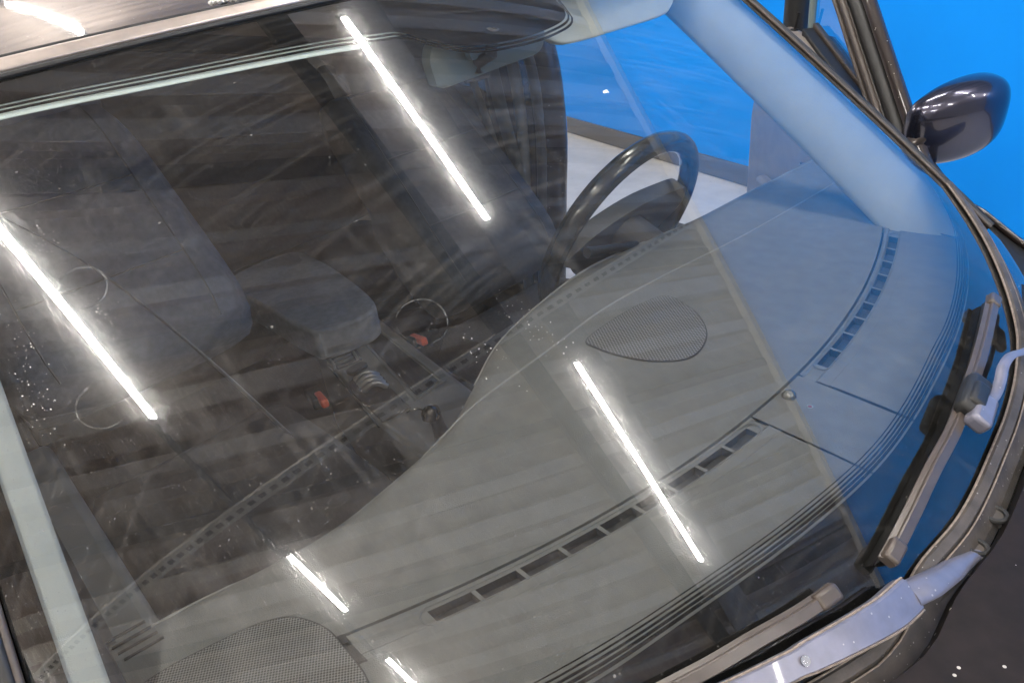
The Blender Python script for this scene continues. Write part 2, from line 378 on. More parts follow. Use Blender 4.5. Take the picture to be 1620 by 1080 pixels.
def beam(name, p, q, w, h, z, mat, label, cat, holes=False):
    p = np.array(p, float); q = np.array(q, float); d = (q-p)/np.linalg.norm(q-p); n = np.array([-d[1], d[0]]); c = (p+q)/2; ln = np.linalg.norm(q-p)
    ax = np.array([[d[0], d[1], 0], [n[0], n[1], 0], [0, 0, 1]])
    e = empty(name, (c[0], c[1], z), None, label=label, category=cat)
    if not holes:
        box('duct_body', (0, 0, 0), (ln, w, h), mat, e, ax=ax, bevel=.006)
    else:
        box('tray_plate', (0, 0, 0), (ln, w, h), M['coving'], e, ax=ax, bevel=.003)
        g = []
        k = -ln/2+.05
        while k < ln/2: g.append(box_geo((d[0]*k, d[1]*k, -h/2-.001), (.042, w*.34, .004), ax)); k += .08
        mesh_obj('slots', *join(*g), M['skirt'], e, smooth=False, kind='stuff')
    return e
beam('lamp_duct', (-3.2, 1.22), (4.2, .26), .22, .03, 3.17, M['tray'], 'pale sheet metal tray beside the far lamp row', 'cable duct')  # made-up plate in place of a ceiling band lit by the tubes
beam('lamp_duct', (-3.2, .70), (4.2, .10), .13, .06, 3.15, M['ceildark'], 'dark duct on the near side of the far lamp row', 'cable duct')  # shade of the ceiling beside the lamps put in as dark colour
beam('lamp_duct', (-.20, -1.33), (4.2, -2.3), .035, .03, 3.185, M['tray'], 'narrow rail joining the near row of lamps', 'cable duct')
beam('cable_tray', (.46, -3.6), (-.06, 2.2), .05, .03, 3.13, M['tray'], 'perforated tray crossing the ceiling from side to side', 'cable tray', True)

# ------------------------------------------------------------------ the car
CAR = empty('car', (0, 0, 0), None, label='dark car with its far front door open, seen through the dusty windscreen', category='car')
def G(u, v):
    yb = .70*u; yt = .605*u
    b = np.array([-.05-.56*yb*yb, yb, .93+.04*yb*yb]); t = np.array([-.82-.08*yt*yt, yt, 1.375-.055*yt*yt])
    return b+(t-b)*v+np.array([.46, 0, .88])*.012*4*v*(1-v)
def NG(u, v):
    e = 1e-4; n = np.cross(G(u+e, v)-G(u-e, v), G(u, v+e)-G(u, v-e)); n /= np.linalg.norm(n); return n if n[2] > 0 else -n
def GO(u, v, off): return G(u, v)+NG(u, v)*off
UN = -1.09
def UR(v): return .845+.165*v
# windscreen pane
us = np.linspace(0, 1, 121); vs = np.linspace(-.05, 1.0, 61)
V, F = grid(lambda s, v: G(UN+(UR(v)-UN)*s, v), us, vs)
ws = mesh_obj('windscreen', V, F, M['glass'], CAR)
uvl = ws.data.uv_layers.new(name='UV')
for lp in ws.data.loops:
    co = ws.data.vertices[lp.vertex_index].co; uvl.data[lp.index].uv = (co.y, co.x*1.18)
# printed black border, a few millimetres under the outer face
vb = curve([(-1.12, -.045), (-.9, -.02), (-.632, .029), (-.481, .055), (-.305, .071), (-.127, .081), (.113, .097), (.327, .100), (.552, .099), (.7, .115), (.85, .16), (1.0, .2)])
vi = curve([(-1.12, -.02), (-.9, .008), (-.678, .050), (-.472, .080), (-.287, .095), (-.101, .104), (.129, .122), (.261, .123), (.502, .127), (.668, .132), (.85, .175), (1.0, .215)])
def strip(name, lo, hi, u0, u1, n=80, off=-.003, mat=None, nv=3, th=.0008, parent=None):
    V, F = grid(lambda u, t: GO(u, lo(u)+(hi(u)-lo(u))*t, off), np.linspace(u0, u1, n), np.linspace(0, 1, nv))
    return mesh_obj(name, V, F, mat or M['frit'], parent or ws, solid=th)
strip('frit_band', lambda u: -.055, vb, UN-.01, .90)
for k in range(5):
    a = .12+.185*k; w = .135-.022*k
    strip('frit_line', lambda u, a=a, w=w: vb(u)+(vi(u)-vb(u))*a, lambda u, a=a, w=w: vb(u)+(vi(u)-vb(u))*(a+w), UN-.01, .84)
ft = curve([(-1.12, .965), (-.908, .959), (-.667, .944), (-.376, .928), (-.27, .917), (-.205, .908), (-.16, .872), (-.088, .842), (.043, .832), (.145, .838), (.205, .850), (.235, .873), (.25, .91), (.30, .935), (.5, .94), (1.05, .95)])
strip('frit_band', ft, lambda u: 1.03, UN-.01, 1.03, n=140)
for k in range(2):
    strip('frit_line', lambda u, k=k: ft(u)-.0085*(k+1)-.0005, lambda u, k=k: ft(u)-.0085*(k+1)+.0035, UN+.02, 1.0, n=140)
V, F = grid(lambda v, s: GO(UN-.01+(.034+.006*(1-v))*s, v, -.003), np.linspace(-.05, .97, 30), [0, 1])
mesh_obj('frit_band', V, F, M['frit'], ws, solid=.0008)
V, F = grid(lambda v, s: GO(UR(v)-.018+.03*s, v, -.003), np.linspace(-.05, .97, 30), [0, 1])
mesh_obj('frit_band', V, F, M['frit'], ws, solid=.0008)
# smears left by suction cups
def ringmark(u, v, r, w, name='suction_mark'):
    c = GO(u, v, .0006); n = NG(u, v); a = np.cross(n, (1, 0, 0)); a /= np.linalg.norm(a); b = np.cross(n, a)
    V = []; F = []
    for i in range(40):
        t = 2*math.pi*i/40; rr = r*(1+.02*math.sin(3*t))
        for q in (rr, rr-w*(.6+.4*math.sin(t+1))): V.append(c+a*q*math.cos(t)+b*q*math.sin(t))
    for i in range(40): j = (i+1) % 40; F.append((2*i, 2*i+1, 2*j+1, 2*j))
    return mesh_obj(name, V, F, M['mark'], ws, solid=.0003)
ringmark(-.910, .623, .0215, .0028); ringmark(-.938, .461, .0215, .0032); ringmark(-.556, .450, .024, .0012)
# a few bigger dirt spots and a splat on the roof
def spot(P, n, r, name, mat, parent, seed=0, el=1):
    rd = random.Random(seed); a = np.cross(n, (1, 0, .3)); a /= np.linalg.norm(a); b = np.cross(n, a); m_ = 12
    V = [P+n*r*.25]; F = []
    for i in range(m_):
        t = 2*math.pi*i/m_; q = r*rd.uniform(.6, 1.2); V.append(P+a*q*el*math.cos(t)+b*q*math.sin(t))
    for i in range(m_): F.append((0, 1+i, 1+(i+1) % m_))
    return mesh_obj(name, V, F, mat, parent)
spot(GO(.073, .676, .0006), NG(.07, .67), .0035, 'dirt_spot', M['stain'], ws, 1, 1.6)
gs = []; rq = random.Random(11)
for path, cnt, sc_ in (([(-.925, .72), (-.945, .66), (-.93, .60)], 90, .010), ([(-.985, .60), (-1.0, .52), (-1.0, .45)], 70, .010), ([(-.90, .60), (-.905, .55)], 30, .008), ([(-.44, .42), (-.41, .36)], 40, .012), ([(-.52, .40), (-.50, .36)], 24, .012)):
    pth = smooth_open(path, 8)
    for _ in range(cnt):
        q = pth[rq.randrange(len(pth))]; u_, v_ = q[0]+rq.gauss(0, sc_), q[1]+rq.gauss(0, sc_*1.6)
        P_ = GO(u_, v_, .0007); n_ = NG(u_, v_); a_ = np.cross(n_, (1, 0, .3)); a_ /= np.linalg.norm(a_); b_ = np.cross(a_, n_); r_ = rq.uniform(.0002, .0006); r2 = r_*rq.uniform(.5, 1.6)
        Vq = [P_+a_*r_*math.cos(w)+b_*r2*math.sin(w) for w in (0, 1.2, 2.4, 3.6, 4.9)]
        gs.append((Vq+[P_+n_*.0003], [(5, k, (k+1) % 5) for k in range(5)]))
mesh_obj('dried_splashes', *join(*gs), M['stain'], ws, smooth=False, kind='stuff')
# roof
def RF(u, s):          # s: 0 front edge ... 1 rear
    p = G(u, 1.0); y = p[1]
    x0 = p[0]-.028; z0 = p[2]+.012
    x = x0+( -2.35-x0)*s
    z = z0+.055*(1-(1-min(1, s*2.2))**2)*(1-.35*(y/.6)**2)
    return (x, y*(1+.10*min(1, s*3)), z)
V, F = grid(RF, np.linspace(-1.09, 1.01, 41), np.array([0, .01, .03, .07, .12, .2, .3, .45, .6, .8, 1]))
roof = mesh_obj('roof', V, F, M['paint'], CAR, solid=.02)
V, F = grid(lambda u, s: G(u, 1.005)+np.array([-.006-.022*s, 0, .004+.010*math.sin(s*math.pi*.75)]), np.linspace(-1.09, 1.01, 60), np.linspace(0, 1, 9))
mesh_obj('roof_moulding', V, F, M['moulding'], roof, solid=.006)
tube('roof_seal', [G(u, 1.0)+np.array([-.001, 0, .002]) for u in np.linspace(-1.09, 1.01, 60)], .0035, M['rubber'], roof, n=8)
tube('roof_gutter', [G(u, 1.005)+np.array([-.0285, 0, .0135]) for u in np.linspace(-1.09, 1.01, 60)], .0022, M['rubber'], roof, n=8)
bp = []
rd = random.Random(3)
for i in range(26):
    t = i/25; x, y = -.885-.010*math.sin(t*5)+rd.uniform(-.006, .006), -.30+.075*t+rd.uniform(-.004, .004)
    r = rd.uniform(.0015, .0045); x += .012; bp.append(tube_geo([(x, y, 1.390), (x+.004, y+.003, 1.392+.002*t)], r, n=7))
splat = mesh_obj('bird_dropping', *join(*bp), M['stain'], roof, smooth=False)
# side roof rails and pillars (painted), the far pillar edge with its black moulding
def edge_path(side, off=0, dy=0, v0=-.02, v1=1.0, n=30):
    return [GO(UR(v) if side > 0 else UN, v, off)+np.array([0, dy, 0]) for v in np.linspace(v0, v1, n)]
for sd in (1, -1):
    pil = tube('windscreen_pillar', [p+np.array([-.01, sd*.020, -.014]) for p in edge_path(sd)], .018, M['paint'], CAR, n=14)
    tube('screen_moulding', [p+np.array([0, sd*.003, 0]) for p in edge_path(sd, .002)], .0030, M['sash'], pil, n=10)
    tube('screen_seal', [p+np.array([0, sd*.010, 0]) for p in edge_path(sd, .001)], .0055, M['rubber'], pil, n=10)
# inner pillar trims
def trim(side, w1, w2):
    def f(v, s):
        u = (UR(v) if side > 0 else UN)
        p = GO(u, v, -.012); wi = w1+(w2-w1)*v
        a = s*math.pi/2
        return p+np.array([-.030*s*(1), -side*wi*math.sin(a), -.075*(1-math.cos(a))])
    V, F = grid(f, np.linspace(-.02, 1.0, 30), np.linspace(-.15, 1, 14)); return mesh_obj('pillar_trim', V, F, M['trim'], CAR, solid=.004)
trim(1, .075, .055)
# near trim: a narrow rounded strip
def ft2(v, s):
    a = s*math.pi*.6
    return GO(UN+.022+.028*s, v, -.008-.012*(1-math.cos(a)))
V, F = grid(ft2, np.linspace(-.03, 1.0, 40), np.linspace(0, 1, 8)); mesh_obj('pillar_trim', V, F, M['trim'], CAR, solid=.004)
# headliner edge under the top of the screen and the headliner itself
V, F = grid(lambda u, s: GO(u, .995-(.995-(ft(u)-.0245 if u < -.28 else .905))*s, -.0052-.001*s*s), np.linspace(-1.07, 1.0, 50), np.linspace(0, 1, 6))
hl = mesh_obj('headlining', V, F, M['headtrim'], CAR, solid=.001)
V, F = grid(lambda u, s: (lambda p: (p[0]-.06-s*1.30, p[1]*1.03, p[2]+.012+.012*s))(GO(u, .955, -.012)), np.linspace(-1.07, 1.0, 20), np.linspace(0, 1, 6))
mesh_obj('headlining_panel', V, F, M['trim'], hl, solid=.01)

# ---- dashboard
DZ = .93
xr = curve([(-.86, -.58), (-.78, -.565), (-.70, -.55), (-.508, -.516), (-.40, -.525), (-.298, -.547), (-.221, -.589), (-.124, -.645), (.003, -.68), (.142, -.697), (.429, -.664), (.748, -.652), (.86, -.64)])
XF = lambda y: -.27-.36*y*y
XC = lambda y: -.255-.35*y*y
XS = lambda y: -.232-.37*y*y
def dz(x, y):
    r = xr(y); d = x-r; z = DZ-.012*(y/.7)**2*0
    if d < .035: z -= .035-math.sqrt(max(0, .035**2-(.035-max(d, 0))**2))
    return z
dash = empty('dashboard', (0, 0, 0), CAR)
YE = .80
ys = np.linspace(-YE, YE, 120)
def padf(y, s):
    r = xr(y); f = XF(y)-.0018
    if s < 0:      # fascia going down behind
        return (r+.0+.05*(-s), y, DZ-.035-.30*(-s))
    if s > 1: return (f, y, DZ-.012*(s-1)*100*.1-.003)
    ts = s
    x = r+(f-r)*(ts if ts > .3 else ts)
    return (x, y, dz(x, y))
ss = np.concatenate([[-1, -.5, -.2], [0, .004, .012, .025, .04, .06, .09], np.linspace(.12, .985, 16), [.996, 1.0]])
V, F = grid(lambda y, s: padf(y, s), ys, ss)
# turn the front lip down
n = len(ss)
V2 = list(V); base = len(V2)
for i, y in enumerate(ys): V2.append((XF(y)-.0012, y, DZ-.02))
for i in range(len(ys)-1): F.append((i*n+n-1, (i+1)*n+n-1, base+i+1, base+i))
mesh_obj('dash_pad', V2, F, M['dash'], dash)
# groove floor
V, F = grid(lambda y, s: (XF(y)-.03+.06*s, y, DZ-.012), np.linspace(-.60, .60, 40), [0, 1])
mesh_obj('groove', V, F, M['dashdark'], dash)
def slots(y0, y1, n): 
    w = (y1-y0)/n; return [(y0+i*w+.0022, y0+(i+1)*w-.0022) for i in range(n)]
def ventstrip(ya, yb, sl, rimpts):
    st = empty('vent_strip', (0, 0, 0), dash)
    cuts = sorted(set([ya, yb]+[v for s in sl for v in s])); full = []
    for a, b in zip(cuts[:-1], cuts[1:]):
        m_ = max(1, int((b-a)/.02)); full += list(np.linspace(a, b, m_+1)[:-1])
    full.append(cuts[-1])
    rows = [lambda y: (XF(y)+.0018, DZ-.014), lambda y: (XF(y)+.0018, DZ), lambda y: (XC(y)-.0100, DZ), lambda y: (XC(y)-.0072, DZ-.0022), lambda y: (XC(y)+.0072, DZ-.0022), lambda y: (XC(y)+.0100, DZ), lambda y: (XS(y)+.0015, DZ), lambda y: (XS(y)+.004, DZ-.0035)]
    V = []; F = []
    for y in full:
        for r in rows: x, z = r(y); V.append((x, y, z))
    k = len(rows)
    for i in range(len(full)-1):
        ym = (full[i]+full[i+1])/2; hole = any(a < ym < b for a, b in sl)
        for j in range(k-1):
            if j == 3 and hole: continue
            F.append((i*k+j, (i+1)*k+j, (i+1)*k+j+1, i*k+j+1))
    mesh_obj('vent_frame', V, F, M['dash'], st, auto=25)
    for a, b in sl:     # recess: four walls and a floor
        P = [(XC(a)-.0072, a), (XC(a)+.0072, a), (XC(b)+.0072, b), (XC(b)-.0072, b)]
        Vv = [(x, y, DZ-.0022) for x, y in P]+[(x+.002, y, DZ-.022) for x, y in P]
        mesh_obj('vent_slot', Vv, [(0, 1, 5, 4), (1, 2, 6, 5), (2, 3, 7, 6), (3, 0, 4, 7), (4, 5, 6, 7)], M['dashdark'], st, smooth=False)
def ventrim(ya, yb):
    up_ = [(XC(y)-.0104, y, DZ) for y in np.linspace(ya, yb, 24)]; dn_ = [(XC(y)+.0104, y, DZ) for y in np.linspace(yb, ya, 24)]
    e1 = [(XC(yb)-.0104*math.cos(w), yb+.0104*math.sin(w), DZ) for w in (.5, 1.0, 1.57, 2.1, 2.6)]
    e2 = [(XC(ya)+.0104*math.cos(w), ya-.0104*math.sin(w), DZ) for w in (.5, 1.0, 1.57, 2.1, 2.6)]
    tube('vent_rim', up_+e1+dn_+e2, .0008, M['dash'], dash, n=6, closed=True)
ventrim(.084, .496); ventrim(-.480, -.080)
far_sl = slots(.082, .498, 9); near_sl = slots(-.482, -.078, 9)
ventstrip(.048, .565, far_sl, None); ventstrip(-.545, -.063, near_sl, None)
# front panels between the vent strips and the glass
def panel(name, ya, yb, xa, xb, drop=.0, n=40, rows=8):
    def f(y, s):
        a = xa(y)+.0018; b = xb(y); e = 0
        if s < 0: return (a, y, DZ-.014)
        x = a+(b-a)*s; z = DZ-drop-.006*s*s
        return (x, y, z)
    V, F = grid(f, np.linspace(ya, yb, n), [-1]+list(np.linspace(0, 1, rows)))
    o = mesh_obj(name, V, F, M['dash'], dash, auto=25)
    # end walls
    return o
XE = lambda y: min(-.115-.45*y*y+.03, -.05)
panel('dash_front_panel', .049, .83, XS, XE); panel('dash_front_panel', -.83, -.064, XS, XE)
panel('dash_centre_panel', -.060, .045, XF, XE, n=8)
for y in (-.062, .047):
    V, F = grid(lambda x, s: (x, y-.014+.028*s, DZ-.0095), np.linspace(-.30, -.04, 8), [-.8, 0, 1, 1.8]); mesh_obj('groove', V, F, M['dashdark'], dash)
# sun sensor dome and alarm lamp
def dome(c, r, h, n=16, k=6):
    V = []; F = []
    for i in range(k+1):
        a = i/k*math.pi/2
        for j in range(n): V.append((c[0]+r*math.cos(a)*math.cos(2*math.pi*j/n), c[1]+r*math.cos(a)*math.sin(2*math.pi*j/n), c[2]+h*math.sin(a)))
    for i in range(k):
        for j in range(n): F.append((i*n+j, i*n+(j+1) % n, (i+1)*n+(j+1) % n, (i+1)*n+j))
    return V, F
M['dome'] = pmat('smoked_dome', (.05, .055, .055), .12, coat=1)
mesh_obj('sun_sensor', *dome((-.257, .001, DZ), .0088, .008), M['dome'], dash)
mesh_obj('alarm_lamp', *dome((-.229, -.003, DZ-.0005), .0026, .0016), pmat('alarm_red', (.16, .04, .06), .3), dash)
tube('alarm_lamp_ring', [(-.229+.0032*math.cos(t), -.003+.0032*math.sin(t), DZ) for t in np.linspace(0, 6.283, 17)[:-1]], .0006, M['mirrorback'], dash, n=6, closed=True)
# speaker grilles
def speaker(pts, name='speaker_grille', top=.0025, rim=.0018, k=6, mat=None):
    P = smooth_closed(pts, k)
    zz = lambda h: (lambda x, y: dz(x, y)+h)
    # fan-filled top, slightly domed
    c = np.mean(P, 0); V = [(c[0], c[1], DZ+top+.002)]; F = []; m_ = len(P); RR = (.35, .7, 1.0)
    for r in RR:
        for x, y in P: V.append((c[0]+(x-c[0])*r, c[1]+(y-c[1])*r, DZ+top+.002*(1-r*r)))
    for x, y in P: V.append((x, y, DZ-.01))
    for i in range(m_):
        j = (i+1) % m_; F.append((0, 1+i, 1+j))
        for q in range(3): F.append((1+q*m_+i, 1+(q+1)*m_+i, 1+(q+1)*m_+j, 1+q*m_+j))
    g = mesh_obj(name, V, F, mat or M['grille'], dash, auto=60)
    tube('grille_rim', [(x, y, DZ+.0012) for x, y in P], rim, M['dashdark'], g, n=8, closed=True)
    return g
speaker([(-.528, -.052), (-.533, .02), (-.527, .085), (-.513, .112), (-.480, .108), (-.445, .093), (-.41, .06), (-.393, .020), (-.397, -.013), (-.43, -.042), (-.469, -.056), (-.505, -.06)], rim=.0014, mat=M['grille2'])
speaker([(-.463, -.70), (-.455, -.63), (-.436, -.578), (-.402, -.556), (-.365, -.553), (-.315, -.560), (-.29, -.60), (-.30, -.68), (-.36, -.76), (-.43, -.77)], rim=.0014)
# far corner cover: smooth with a fine joint
def joint(pts, r=.0011, closed=False, mat=None, name='panel_joint'):
    P = smooth_closed(pts, 6) if closed else [tuple(p) for p in smooth_open(pts, 6)]
    return tube(name, [(p[0], p[1], dz(p[0], p[1])+.0002) for p in P], r, mat or M['inner'], dash, n=6, closed=closed, cap=not closed)
joint([(-.475, .80), (-.50, .72), (-.501, .685), (-.485, .65), (-.459, .625), (-.387, .571), (-.333, .545), (-.265, .54), (-.235, .535)], .0012, mat=M['dashdark'])
# seams along the pad, their edge highlights put into paler beads
joint([(-.622, .80), (-.622, .719), (-.655, .435), (-.676, .20), (-.679, .124), (-.666, .001), (-.637, -.119), (-.588, -.212)], .0018, mat=M['seam'], name='dash_bead')
joint([(-.52, .82), (-.523, .733), (-.536, .391), (-.560, .15), (-.566, .024), (-.555, -.087), (-.545, -.204), (-.523, -.441), (-.522, -.62), (-.53, -.78)], .0016, mat=M['seam'], name='dash_bead')
for i in range(4):
    x = -.532+.0105*i; box('defrost_slot', (x, -.683+.002*i, DZ+.0004), (.0022, .034, .002), M['dashdark'], dash, ax=[[math.cos(-.1), math.sin(-.1), 0], [-math.sin(-.1), math.cos(-.1), 0], [0, 0, 1]], smooth=False)
# lower fascia and instrument hood underside
box('fascia', (-.50, 0, .68), (.22, 1.50, .30), M['inner'], dash, bevel=.03)

# ---- steering wheel
t = .395; WC = np.array([-.745, .288, .915]); WR = .187
wa = np.array([0, 1, 0.]); wb2 = np.array([math.sin(t), 0, math.cos(t)]); wn = np.cross(wa, wb2)
sw = empty('steering_wheel', (0, 0, 0), CAR)
tube('rim', [WC+WR*(math.cos(f)*wb2+math.sin(f)*wa) for f in np.linspace(0, 2*math.pi, 65)[:-1]], .0185, M['wheel'], sw, n=16, closed=True, up=tuple(wn))
def wp(a, b, c): return WC+a*wa+b*wb2+c*wn
hub = [(-.165, .015), (-.10, .045), (0, .062), (.10, .058), (.168, .045), (.172, .005), (.12, -.03), (.07, -.09), (0, -.105), (-.07, -.09), (-.12, -.03), (-.17, .005)]
P = smooth_closed(hub, 4); V = [wp(a, b, -.022) for a, b in P]+[wp(a, b, .012) for a, b in P]; m_ = len(P)
mesh_obj('hub_pad', V, [tuple(range(m_)), tuple(range(2*m_-1, m_-1, -1))]+[(i, (i+1) % m_, m_+(i+1) % m_, m_+i) for i in range(m_)], M['pad'], sw, bevel=.008)
tube('column', [wp(0, 0, -.01*0), wp(0, 0, .16), wp(0, -.02, .3)], .045, M['inner'], sw, n=16)
sgn = 1 if wn[0] > 0 else -1
tube('stalk', [wp(-.04, .03, sgn*.06), wp(-.13, .06, sgn*.055), wp(-.175, .07, sgn*.05)], [.008, .007, .009], M['black'], sw, n=10)

# ---- rear-view mirror and sun visors
rm = empty('rear_view_mirror', (0, 0, 0), CAR)
MO = [(-.078, 1.268), (-.070, 1.253), (-.03, 1.2535), (.04, 1.2575), (.108, 1.261), (.128, 1.270), (.134, 1.287), (.131, 1.305), (.12, 1.318), (.0, 1.318), (-.06, 1.314), (-.080, 1.295)]
P = smooth_closed(MO, 5); m_ = len(P); c = np.mean(P, 0); V = []; F = []
RS = [(.0, .775, 0), (1, .782, .6), (1, .775, .93), (1, .762, 1.0), (1, .752, .985)]
ringsx = [(-.745, .0), (-.745, .75), (-.748, .92), (-.756, 1.0), (-.776, .99)]
for x, r in ringsx:
    for y, z in P: V.append((x, c[0]+(y-c[0])*max(r, .02), c[1]+(z-c[1])*max(r, .02)))
for i in range(len(ringsx)-1):
    for j in range(m_): k = (j+1) % m_; F.append((i*m_+j, i*m_+k, (i+1)*m_+k, (i+1)*m_+j))
F.append(tuple(range(m_))); F.append(tuple(range(5*m_-1, 4*m_-1, -1)))
mesh_obj('mirror_shell', V, F, M['mirrorback'], rm)
mesh_obj('mirror_glass', [(-.7775, c[0]+(y-c[0])*.93, c[1]+(z-c[1])*.93) for y, z in P], [tuple(range(m_))], M['chrome'], rm)
tube('mirror_stem', [GO(.0, .87, -.006), GO(-.015, .85, -.03), (-.742, -.012, 1.275), (-.742, -.012, 1.262)], [.011, .009, .008, .006], M['inner'], rm, n=12)
tube('mirror_ball', [(-.738, -.028, 1.290), (-.728, -.028, 1.291)], .008, M['mirrorback'], rm, n=14)
tube('dip_lever', [(-.765, -.02, 1.252), (-.768, .01, 1.249), (-.765, .025, 1.250)], .004, M['inner'], rm, n=8)
def visor(pts, xf, th):
    P = smooth_closed(pts, 4); m_ = len(P)
    V = [(xf(y, z), y, z) for y, z in P]+[(xf(y, z)-th, y, z-.003) for y, z in P]
    return mesh_obj('sun_visor', V, [tuple(range(m_)), tuple(range(2*m_-1, m_-1, -1))]+[(i, (i+1) % m_, m_+(i+1) % m_, m_+i) for i in range(m_)], M['visor'], CAR, bevel=.006)
visor([(.165, 1.300), (.175, 1.278), (.205, 1.258), (.25, 1.250), (.37, 1.250), (.48, 1.252), (.510, 1.262), (.522, 1.285), (.52, 1.33), (.50, 1.345), (.35, 1.35), (.20, 1.345), (.172, 1.33)], lambda y, z: -.80+.0*(z-1.3), .018)

# ---- seats
def slab(name, c, a, b, d, W_, H_, D_, mat, parent, taper=.85, bev=.05, curvy=True):
    """rounded cushion: a lateral axis, b length axis, d thickness axis"""
    a, b, d = [np.array(q, float)/np.linalg.norm(q) for q in (a, b, d)]; c = np.array(c, float)
    nu, nv = 13, 17; V = []; F = []
    prof = []
    for j in range(nv):
        tv = j/(nv-1)*2-1
        for i in range(nu):
            tu = i/(nu-1)*2-1
            w = W_/2*(1-(1-taper)*(tv*.5+.5))
            e = max(0, 1-abs(tu)**5)*max(0, 1-abs(tv)**6)
            bol = .35*abs(tu)**3*(1-abs(tu)**10) if curvy else 0
            V.append(c+a*w*tu*(1-.12*abs(tv)**6)+b*H_/2*tv*(1-.05*abs(tu)**5)+d*(D_/2*(e**.4)+D_*bol*.5))
    o = len(V)
    for k in range(o): 
        p = V[k]; h = (p-c)@d; V.append(p-d*(h+D_/2*.9 if h > 0 else h+.02))
    for j in range(nv-1):
        for i in range(nu-1):
            q = (j*nu+i, j*nu+i+1, (j+1)*nu+i+1, (j+1)*nu+i); F.append(q); F.append(tuple(o+w for w in reversed(q)))
    rim = [i for i in range(nu)]+[j*nu+nu-1 for j in range(1, nv)]+[(nv-1)*nu+i for i in range(nu-2, -1, -1)]+[j*nu for j in range(nv-2, 0, -1)]
    for k in range(len(rim)): i, j = rim[k], rim[(k+1) % len(rim)]; F.append((i, j, o+j, o+i))
    ob = mesh_obj(name, V, F, mat, parent, auto=55)
    if curvy and name == 'backrest' and W_ < .6:
        idx = [j*nu+i for i in (2,) for j in range(1, nv-1)]+[(nv-2)*nu+i for i in range(3, nu-2)]+[j*nu+nu-3 for j in range(nv-2, 0, -1)]
        tube('seam', [V[q]+d*.0005 for q in idx], .0016, M['seatseam'], ob, n=6)
        for jj in (5, 10): tube('seam', [V[jj*nu+i]+d*.001 for i in range(2, nu-2)], .0014, M['seatseam'], ob, n=6)
    return ob
def seat(y0, half, xo=0, dzz=0, cloth='seat'):
    s = empty('seat', (0, 0, 0), CAR)
    up = np.array([-.62, 0, .60]); fr = np.array([.70, 0, .71])
    slab('backrest', (-1.42+xo, y0, .84+dzz), (0, 1, 0), up, fr, half*2, .64, .13, M[cloth], s, .88)
    slab('headrest', (-1.655+xo, y0+.055, 1.12+dzz), (0, 1, 0), (-.45, 0, .75), (.8, 0, .5),   .29, .19, .10, M[cloth], s, .85, curvy=False)
    slab('cushion', (-1.02+xo*.5, y0, .50), (0, 1, 0), (1, 0, .12), (-.1, 0, 1), half*2, .54, .15, M['seatdark'], s, .95)
    for q in (-.05, .05): tube('headrest_post', [(-1.60+xo, y0+q, 1.02+dzz), (-1.68+xo, y0+q, 1.09+dzz)], .006, M['inner'], s, n=8)
seat(-.43, .25, -.17, .10); seat(.40, .235, -.02, cloth='seatmid')
# rear bench
bn = empty('rear_bench', (0, 0, 0), CAR)
slab('backrest', (-2.28, 0, .80), (0, 1, 0), (-.35, 0, .9), (.9, 0, .35), 1.30, .62, .14, M['seatdark'], bn, .96)
slab('cushion', (-2.0, 0, .46), (0, 1, 0), (1, 0, .1), (-.1, 0, 1), 1.34, .50, .15, M['seatdark'], bn, .98)

# ---- centre console with armrest
cs = empty('centre_console', (0, 0, 0), CAR)
CZt = .58
a0 = np.array([1.0, -.27, 0]); a0 /= np.linalg.norm(a0); 
ax = np.array([[1, -.0, 0], [0, 1, 0], [0, 0, 1]])
prism('console_body', [(-1.46, -.055), (-1.42, .116), (-1.25, .093), (-.90, .05), (-.60, .06), (-.60, -.15), (-.93, -.145), (-1.07, -.138), (-1.36, -.075)], .30, CZt, M['console'], cs, bevel=.012)
prism('armrest', smooth_closed([(-1.70, -.13), (-1.72, .06), (-1.60, .085), (-1.42, .07), (-1.285, .045), (-1.245, .012), (-1.243, -.045), (-1.262, -.105), (-1.30, -.128), (-1.5, -.135)], 4), .625, .70, M['seat'], cs, bevel=.022)
prism('tray_recess', [(-1.325, .022), (-1.325, .066), (-1.05, .03), (-1.045, -.035)], CZt+.0005, CZt+.003, M['dashdark'], cs)
tube('tray_rim', [(-1.335, .018, CZt+.002), (-1.335, .074, CZt+.002), (-1.04, .038, CZt+.002), (-1.03, -.045, CZt+.002)], .003, M['innerlight'], cs, n=8, closed=True)
ash = prism('vent_box', [(-1.37, -.062), (-1.362, -.0), (-1.262, -.03), (-1.272, -.092)], CZt+.0005, CZt+.008, M['inner'], cs, bevel=.003)
for i in range(6):
    x = -1.362+.0165*i; y = -.036-.0045*i
    box('vent_slat', (x, y-.008, CZt+.012), (.004, .044, .006), M['innerlight'], ash, ax=[[.97, -.2, 0], [.2, .97, 0], [0, 0, 1]])
for p0, p1 in (((-1.375, -.066), (-1.272, -.096)), ((-1.366, -.012), (-1.262, -.042))):
    box('vent_edge', ((p0[0]+p1[0])/2, (p0[1]+p1[1])/2, CZt+.011), (.107, .005, .009), M['innerlight'], ash, ax=[[.96, -.28, 0], [.28, .96, 0], [0, 0, 1]])
prism('switch', smooth_closed([(-1.246, -.085), (-1.250, -.045), (-1.228, -.037), (-1.222, -.078)], 4), CZt, CZt+.010, M['inner'], cs, bevel=.003)
selg = []
for i in range(4):
    selg.append(tube_geo([(-1.195+.017*i+.004*k, -.092-.004*i+.0075*k, CZt+.002+.020*math.sin(math.pi*(k+.6)/7)) for k in range(7)], .0072, n=10))
mesh_obj('selector_drum', *join(*selg), pmat('satin_metal', (.35, .34, .33), .42, .6), cs)
